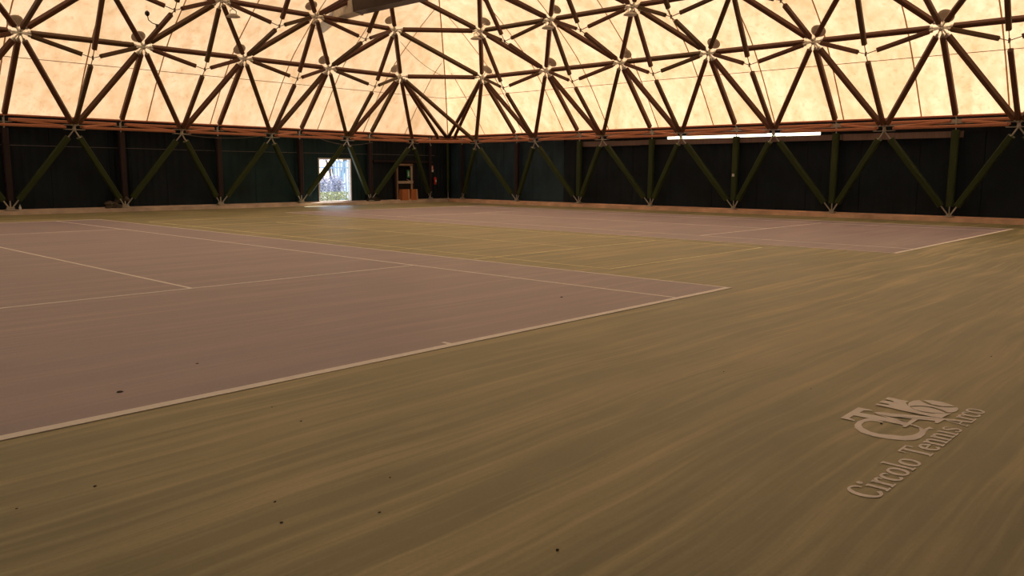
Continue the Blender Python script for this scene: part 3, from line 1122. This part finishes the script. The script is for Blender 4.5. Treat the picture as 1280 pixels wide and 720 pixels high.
# ------------------------------------------------------------------ painted club mark on the floor
def floor_pt(x, y):
    d = _r * ((x - 640) / 1002.83) + _u * ((360 - y) / 1002.83) + _f
    k_ = -CAM.z / d.z
    return (CAM.x + d.x * k_, CAM.y + d.y * k_)
mark = empty('club_mark', (-5.4, -4.0, 0), 'pale painted club emblem with lettering on the green floor', 'painted emblem')
mr = mark.location.copy()
E1_ = lambda x, y: floor_pt(1045 + x / 11.075, 490 + y / 11.075)
E2_ = lambda x, y: floor_pt(1115 + x / 11.08, 490 + y / 11.08)
def flat(name, pts, z=0.004):
    bm = bmesh.new()
    vs_ = [bm.verts.new((p_[0] - mr.x, p_[1] - mr.y, z)) for p_ in pts]
    f = bm.faces.new(vs_)
    if f.normal.z < 0:
        f.normal_flip()
    bmesh.ops.triangulate(bm, faces=[f])
    me = bpy.data.meshes.new(name)
    bm.to_mesh(me)
    bm.free()
    me.materials.append(M['logo'])
    o = bpy.data.objects.new(name, me)
    C.objects.link(o)
    o.parent = mark
    return o
def trace(*segs):
    out = []
    for fn, pts in segs:
        out += [fn(*p_) for p_ in pts]
    return out
flat('letter_t', trace((E1_, [(60, 365), (310, 218), (505, 258), (498, 268), (385, 262), (325, 292), (520, 325), (886, 400)]),
                       (E2_, [(60, 412), (240, 455), (140, 465)]),
                       (E1_, [(886, 455), (480, 375), (245, 330), (185, 365), (265, 398), (255, 410)])))
flat('letter_a', trace((E1_, [(520, 290), (600, 285), (886, 318)]),
                       (E2_, [(0, 305), (300, 330), (690, 370), (740, 385), (635, 440), (590, 435), (595, 408), (280, 380), (0, 350)]),
                       (E1_, [(886, 362), (740, 345), (560, 308)])), 0.0045)
flat('letter_a_leg', trace((E1_, [(530, 300), (640, 330), (886, 395)]),
                           (E2_, [(0, 362), (240, 440), (400, 500), (440, 520), (400, 515), (235, 462), (60, 425)]),
                           (E1_, [(886, 430), (700, 360)])), 0.005)
flat('letter_a_bar', trace((E2_, [(140, 480), (150, 492), (190, 497), (365, 388), (330, 375), (290, 375)])), 0.0055)
flat('tower', trace((E1_, [(540, 185), (560, 170), (720, 190), (740, 182), (600, 150), (645, 125), (790, 148), (800, 138), (680, 105), (720, 82), (886, 110)]),
                    (E2_, [(0, 98), (230, 138), (190, 160), (210, 190), (300, 250), (420, 290), (560, 310), (640, 308), (820, 305), (690, 370), (560, 355), (300, 300), (0, 240)]),
                    (E1_, [(886, 258), (700, 218)])), 0.006)
flat('ball', trace((E2_, [(430, 118), (560, 122), (700, 145), (820, 185), (870, 205), (700, 205), (560, 180), (480, 145)])))
flat('ball', trace((E2_, [(220, 180), (240, 150), (300, 125), (380, 118), (430, 150), (520, 185), (640, 212), (780, 220), (900, 218), (925, 240), (890, 278), (820, 290), (770, 290), (690, 252), (560, 215), (420, 198), (300, 198), (235, 205)])))
flat('ball', trace((E2_, [(260, 215), (400, 208), (520, 222), (640, 255), (740, 298), (600, 300), (450, 280), (320, 250)])))
flat('letter_c', trace((E1_, [(650, 425), (640, 430), (560, 412), (470, 408), (390, 420), (350, 460), (375, 500), (480, 555), (600, 585), (886, 610)]),
                       (E2_, [(0, 605), (150, 615), (280, 600), (360, 570), (385, 540), (370, 505), (400, 510), (440, 520), (520, 485), (585, 518), (510, 520), (470, 555), (455, 595), (400, 640), (320, 668), (180, 678), (0, 660)]),
                       (E1_, [(886, 668), (720, 655), (520, 620), (340, 565), (260, 500), (255, 460), (300, 410), (430, 368), (520, 375), (650, 415)])), 0.003)

# serif letters as thick strokes; unit = cap height
def stroke(pts, ws):
    mb = MB()
    P_ = [V((p_[0], p_[1], 0)) for p_ in pts]
    vs_ = []
    for i, p_ in enumerate(P_):
        d = (P_[min(i + 1, len(P_) - 1)] - P_[max(i - 1, 0)]).normalized()
        nn = V((-d.y, d.x, 0))
        w = ws[i] if isinstance(ws, list) else ws
        vs_ += [p_ + nn * w / 2, p_ - nn * w / 2]
    mb.add(vs_, [(i, i + 1, i + 3, i + 2) for i in range(0, len(vs_) - 2, 2)])
    return mb
def arc(cx, cy, rx, ry, a0, a1, n=18):
    return [(cx + rx * math.cos(math.radians(a0 + (a1 - a0) * i / n)), cy + ry * math.sin(math.radians(a0 + (a1 - a0) * i / n))) for i in range(n + 1)]
def thick(pts, thin, fat):
    out = []
    for i in range(len(pts)):
        a, b = pts[max(i - 1, 0)], pts[min(i + 1, len(pts) - 1)]
        dx, dy = b[0] - a[0], b[1] - a[1]
        l = math.hypot(dx, dy) or 1
        out.append(thin + (fat - thin) * abs(dy / l) ** 1.5)
    return out
def R(x0, y0, x1, y1):
    return [(x0, (y0 + y1) / 2), (x1, (y0 + y1) / 2)], (y1 - y0)
def glyph(ch):
    st = []
    xh, sw, th, sf = 0.66, 0.14, 0.065, 0.055
    def v(x, y0, y1, w=sw):
        st.append(([(x, y0), (x, y1)], w))
    def h(x0, x1, y, w=sf):
        st.append(([(x0, y), (x1, y)], w))
    if ch == 'C':
        p_ = arc(0.40, 0.5, 0.33, 0.46, 48, 318)
        st.append((p_, thick(p_, th, 0.17)))
        v(0.62, 0.68, 0.92, 0.06)
        return st, 0.74
    if ch == 'i' or ch == 'I':
        v(0.20, 0, xh); h(0.05, 0.36, 0.027); h(0.06, 0.25, xh - 0.027)
        if ch == 'i':
            st.append((arc(0.19, 0.87, 0.045, 0.05, 0, 360, 14), 0.09))
        return st, 0.40
    if ch == 'r':
        v(0.20, 0, xh); h(0.05, 0.38, 0.027); h(0.06, 0.25, xh - 0.027)
        p_ = arc(0.42, 0.36, 0.20, 0.27, 165, 70, 8)
        st.append((p_, 0.085)); st.append(([(0.46, 0.56), (0.54, 0.56)], 0.15))
        return st, 0.56
    if ch == 'c':
        p_ = arc(0.30, 0.33, 0.22, 0.30, 50, 315)
        st.append((p_, thick(p_, 0.065, 0.15))); st.append(([(0.40, 0.53), (0.50, 0.53)], 0.12))
        return st, 0.54
    if ch == 'o':
        p_ = arc(0.32, 0.33, 0.24, 0.30, 0, 360, 26)
        st.append((p_, thick(p_, 0.065, 0.155)))
        return st, 0.64
    if ch == 'l':
        v(0.20, 0, 1.02); h(0.05, 0.36, 0.027); h(0.06, 0.25, 0.99)
        return st, 0.40
    if ch == 'T':
        v(0.38, 0, 0.97, 0.16); h(0.20, 0.56, 0.03); h(0.03, 0.73, 0.965, 0.075)
        st.append(([(0.05, 0.96), (0.05, 0.74)], 0.05)); st.append(([(0.71, 0.96), (0.71, 0.74)], 0.05))
        return st, 0.76
    if ch == 'e':
        p_ = arc(0.30, 0.33, 0.22, 0.30, 5, 318, 24)
        st.append((p_, thick(p_, 0.065, 0.15))); h(0.12, 0.54, 0.38, 0.06)
        return st, 0.58
    if ch == 'n':
        v(0.18, 0, xh); h(0.04, 0.33, 0.027); h(0.05, 0.23, xh - 0.027)
        p_ = [(0.20, 0.48), (0.30, 0.60), (0.42, 0.62), (0.51, 0.55), (0.53, 0.42), (0.53, 0.0)]
        st.append((p_, [0.07, 0.08, 0.09, 0.13, sw, sw])); h(0.39, 0.68, 0.027)
        return st, 0.70
    if ch == 's':
        p_ = [(0.43, 0.50), (0.38, 0.60), (0.26, 0.63), (0.13, 0.57), (0.12, 0.46), (0.22, 0.38), (0.36, 0.31), (0.44, 0.22), (0.42, 0.09), (0.28, 0.03), (0.14, 0.06), (0.09, 0.17)]
        st.append((p_, [0.07, 0.07, 0.07, 0.10, 0.12, 0.14, 0.14, 0.13, 0.10, 0.07, 0.07, 0.08]))
        return st, 0.53
    if ch == 'A':
        st.append(([(0.10, 0.02), (0.40, 0.98)], 0.07)); st.append(([(0.40, 0.98), (0.70, 0.02)], 0.16)); h(0.22, 0.58, 0.32, 0.06)
        h(0.0, 0.24, 0.027); h(0.56, 0.86, 0.027)
        return st, 0.86
    return st, 0.34
CAP = 0.172
text = [('CIrcolo', -6.535, -5.785), ('TennIs', -5.70, -4.955), ('Arco', -4.885, -4.385)]
for word, x0, x1 in text:
    adv = [glyph(ch)[1] for ch in word]
    sx = (x1 - x0) / sum(adv)
    x = x0
    for ch, ad in zip(word, adv):
        mb = MB()
        for q_, (pts, w) in enumerate(glyph(ch)[0]):
            w = [k_ * 1.15 for k_ in w] if isinstance(w, list) else w * 1.15
            s_ = stroke(pts, w)
            mb.add([(v_[0], v_[1], q_ * 0.0005) for v_ in s_.v], s_.f)
        if ch == 'I' and word.startswith('C'):
            s_ = stroke(arc(0.19, 0.88, 0.05, 0.05, 0, 360, 14), 0.10)
            mb.add(s_.v, s_.f)
        mb.v = [(x + v_[0] * sx - mr.x, -4.222 - 0.016 * (x + 6.5) / 2.1 + v_[1] * CAP - mr.y, 0.003 + v_[2]) for v_ in mb.v]
        # keep the strokes facing up
        mb.f = [tuple(reversed(f)) if (V(mb.v[f[1]]) - V(mb.v[f[0]])).cross(V(mb.v[f[2]]) - V(mb.v[f[0]])).z < 0 else f for f in mb.f]
        mb.build('letter_' + ch.lower(), 'logo', mark)
        x += ad * sx

# ------------------------------------------------------------------ crumbs on the floor
def crumb(x, y, s_, label, group=None, seed=0):
    mb = MB()
    mb.lump((x, y, s_ * 0.2), s_, s_ * 0.7, s_ * 0.55, seed, 7, 4, 0.35)
    tag(mb.build('dirt_crumb', 'black'), label, 'dirt', group)
crumb(-8.36, 0.60, 0.022, 'largest dark dirt crumb lying on the near purple court')
crumb(-7.54, 1.06, 0.013, 'second dark crumb on the near purple court, behind the largest one')
crumb(-2.44, 1.20, 0.020, 'dark crumb on the near purple court between its two sidelines')
crumb(-5.20, -3.80, 0.010, 'tiny dark crumb lying inside the letter C of the emblem')
for i, (x, y) in enumerate([(-7.78, -0.55), (-7.82, -0.98), (-9.18, -1.17), (-9.55, -1.19), (-8.64, -2.03), (-8.75, -2.27), (-8.04, -2.19), (-8.36, -2.51), (-8.07, -3.39), (-4.66, -3.1), (-4.64, -2.35), (-2.42, -3.84)]):
    crumb(x, y, 0.006 + 0.002 * (i % 3), 'tiny dark dirt crumb lying on the green floor in front', 'dirt crumbs on the green floor', i)

# ------------------------------------------------------------------ outdoors, seen through the doorway and the slot
gm = MB()
gm.box((-90, -90, -0.5), (120, 130, -0.21))
tag(gm.build('ground', 'ground'), kind='structure')
def leaves(name, mat, cx, cy, cz, rx, ry, rz, n, s_, parent=None, seed=1, root=V((0, 0, 0)), boxy=False):
    rnd = random.Random(seed)
    mb = MB()
    for _ in range(n):
        while True:
            p_ = V((rnd.uniform(-1, 1), rnd.uniform(-1, 1), rnd.uniform(-1, 1)))
            if boxy or p_.length < 1:
                break
        c_ = V((cx + p_.x * rx, cy + p_.y * ry, cz + p_.z * rz)) - root
        a = V((rnd.gauss(0, 1), rnd.gauss(0, 1), rnd.gauss(0, 1))).normalized()
        b_ = a.cross(V((rnd.gauss(0, 1), rnd.gauss(0, 1), rnd.gauss(0, 1)))).normalized()
        q_ = s_ * rnd.uniform(0.6, 1.3)
        mb.add([c_ - a * q_, c_ + b_ * q_ * 0.45, c_ + a * q_, c_ - b_ * q_ * 0.45], [(0, 1, 2, 3)])
    return tag(mb.build(name, mat, parent), kind='stuff' if parent is not None else None)
def plant(name, label, cat, mat, c_, rad, n, s_, stems, seed, boxy=False):
    root = empty(name, (c_[0], c_[1], -0.21), label, cat)
    r = root.location.copy()
    leaves('foliage', mat, c_[0], c_[1], c_[2], rad[0], rad[1], rad[2], n, s_, root, seed, r, boxy)
    rnd = random.Random(seed)
    for i in range(stems):
        mb = MB()
        ang = rnd.random() * 6.28
        top = V((rad[0] * 0.6 * math.cos(ang), rad[1] * 0.6 * math.sin(ang), c_[2] + rad[2] * 0.5 + 0.21))
        if name == 'hedge':
            x0 = -rad[0] + 2 * rad[0] * (i + 0.5) / stems
            mb.tube([(x0, 0, 0), (x0, 0, c_[2] + 0.3)], 0.03, 6)
        else:
            mb.tube([(0, 0, 0), top * 0.4, top], [rad[2] * 0.05, rad[2] * 0.04, 0.015], 6)
        mb.build('stem', 'bark', root)
    return root
plant('hedge', 'low clipped yellow green hedge outside the open doorway', 'hedge', 'leaf_y', (17.6, 34.2, 0.16), (3.2, 0.45, 0.37), 5200, 0.055, 8, 3, True)
plant('shrub', 'violet grey bushy shrub behind the hedge, seen through the doorway', 'shrub', 'leaf_v', (17.3, 36.4, 0.75), (0.9, 0.6, 0.9), 1500, 0.09, 6, 4)
plant('shrub', 'violet grey shrub between the other shrub and the blue fence', 'shrub', 'leaf_v', (18.9, 36.9, 0.7), (0.6, 0.5, 0.8), 900, 0.09, 5, 5)
plant('tree', 'leafy tree hanging over the fence outside the open doorway', 'tree', 'leaf_g', (23.6, 43.5, 4.2), (2.8, 2.0, 1.9), 2800, 0.16, 5, 6)
plant('tree', 'second leafy tree farther along, outside the open doorway', 'tree', 'leaf_g', (18.6, 41.0, 3.6), (1.4, 1.2, 1.5), 800, 0.14, 4, 8)
fn = empty('fence', (20.0, 38.0, -0.21), 'pale blue picket fence outside, behind the hedge', 'fence')
r = fn.location.copy()
for i in range(16):
    x = 19.5 + i * 0.22
    part_box('picket', 'blue_panel', fn, (x, 38.0, -0.21), (x + 0.15, 38.04, 2.35 + 0.04 * (i % 3)), r)
for z in (0.35, 1.9):
    part_box('rail', 'blue_panel', fn, (17.0, 38.05, z), (23.2, 38.10, z + 0.09), r)
for x in (17.1, 19.3, 21.4, 23.1):
    part_box('post', 'bark', fn, (x, 38.10, -0.21), (x + 0.1, 38.2, 2.2), r)
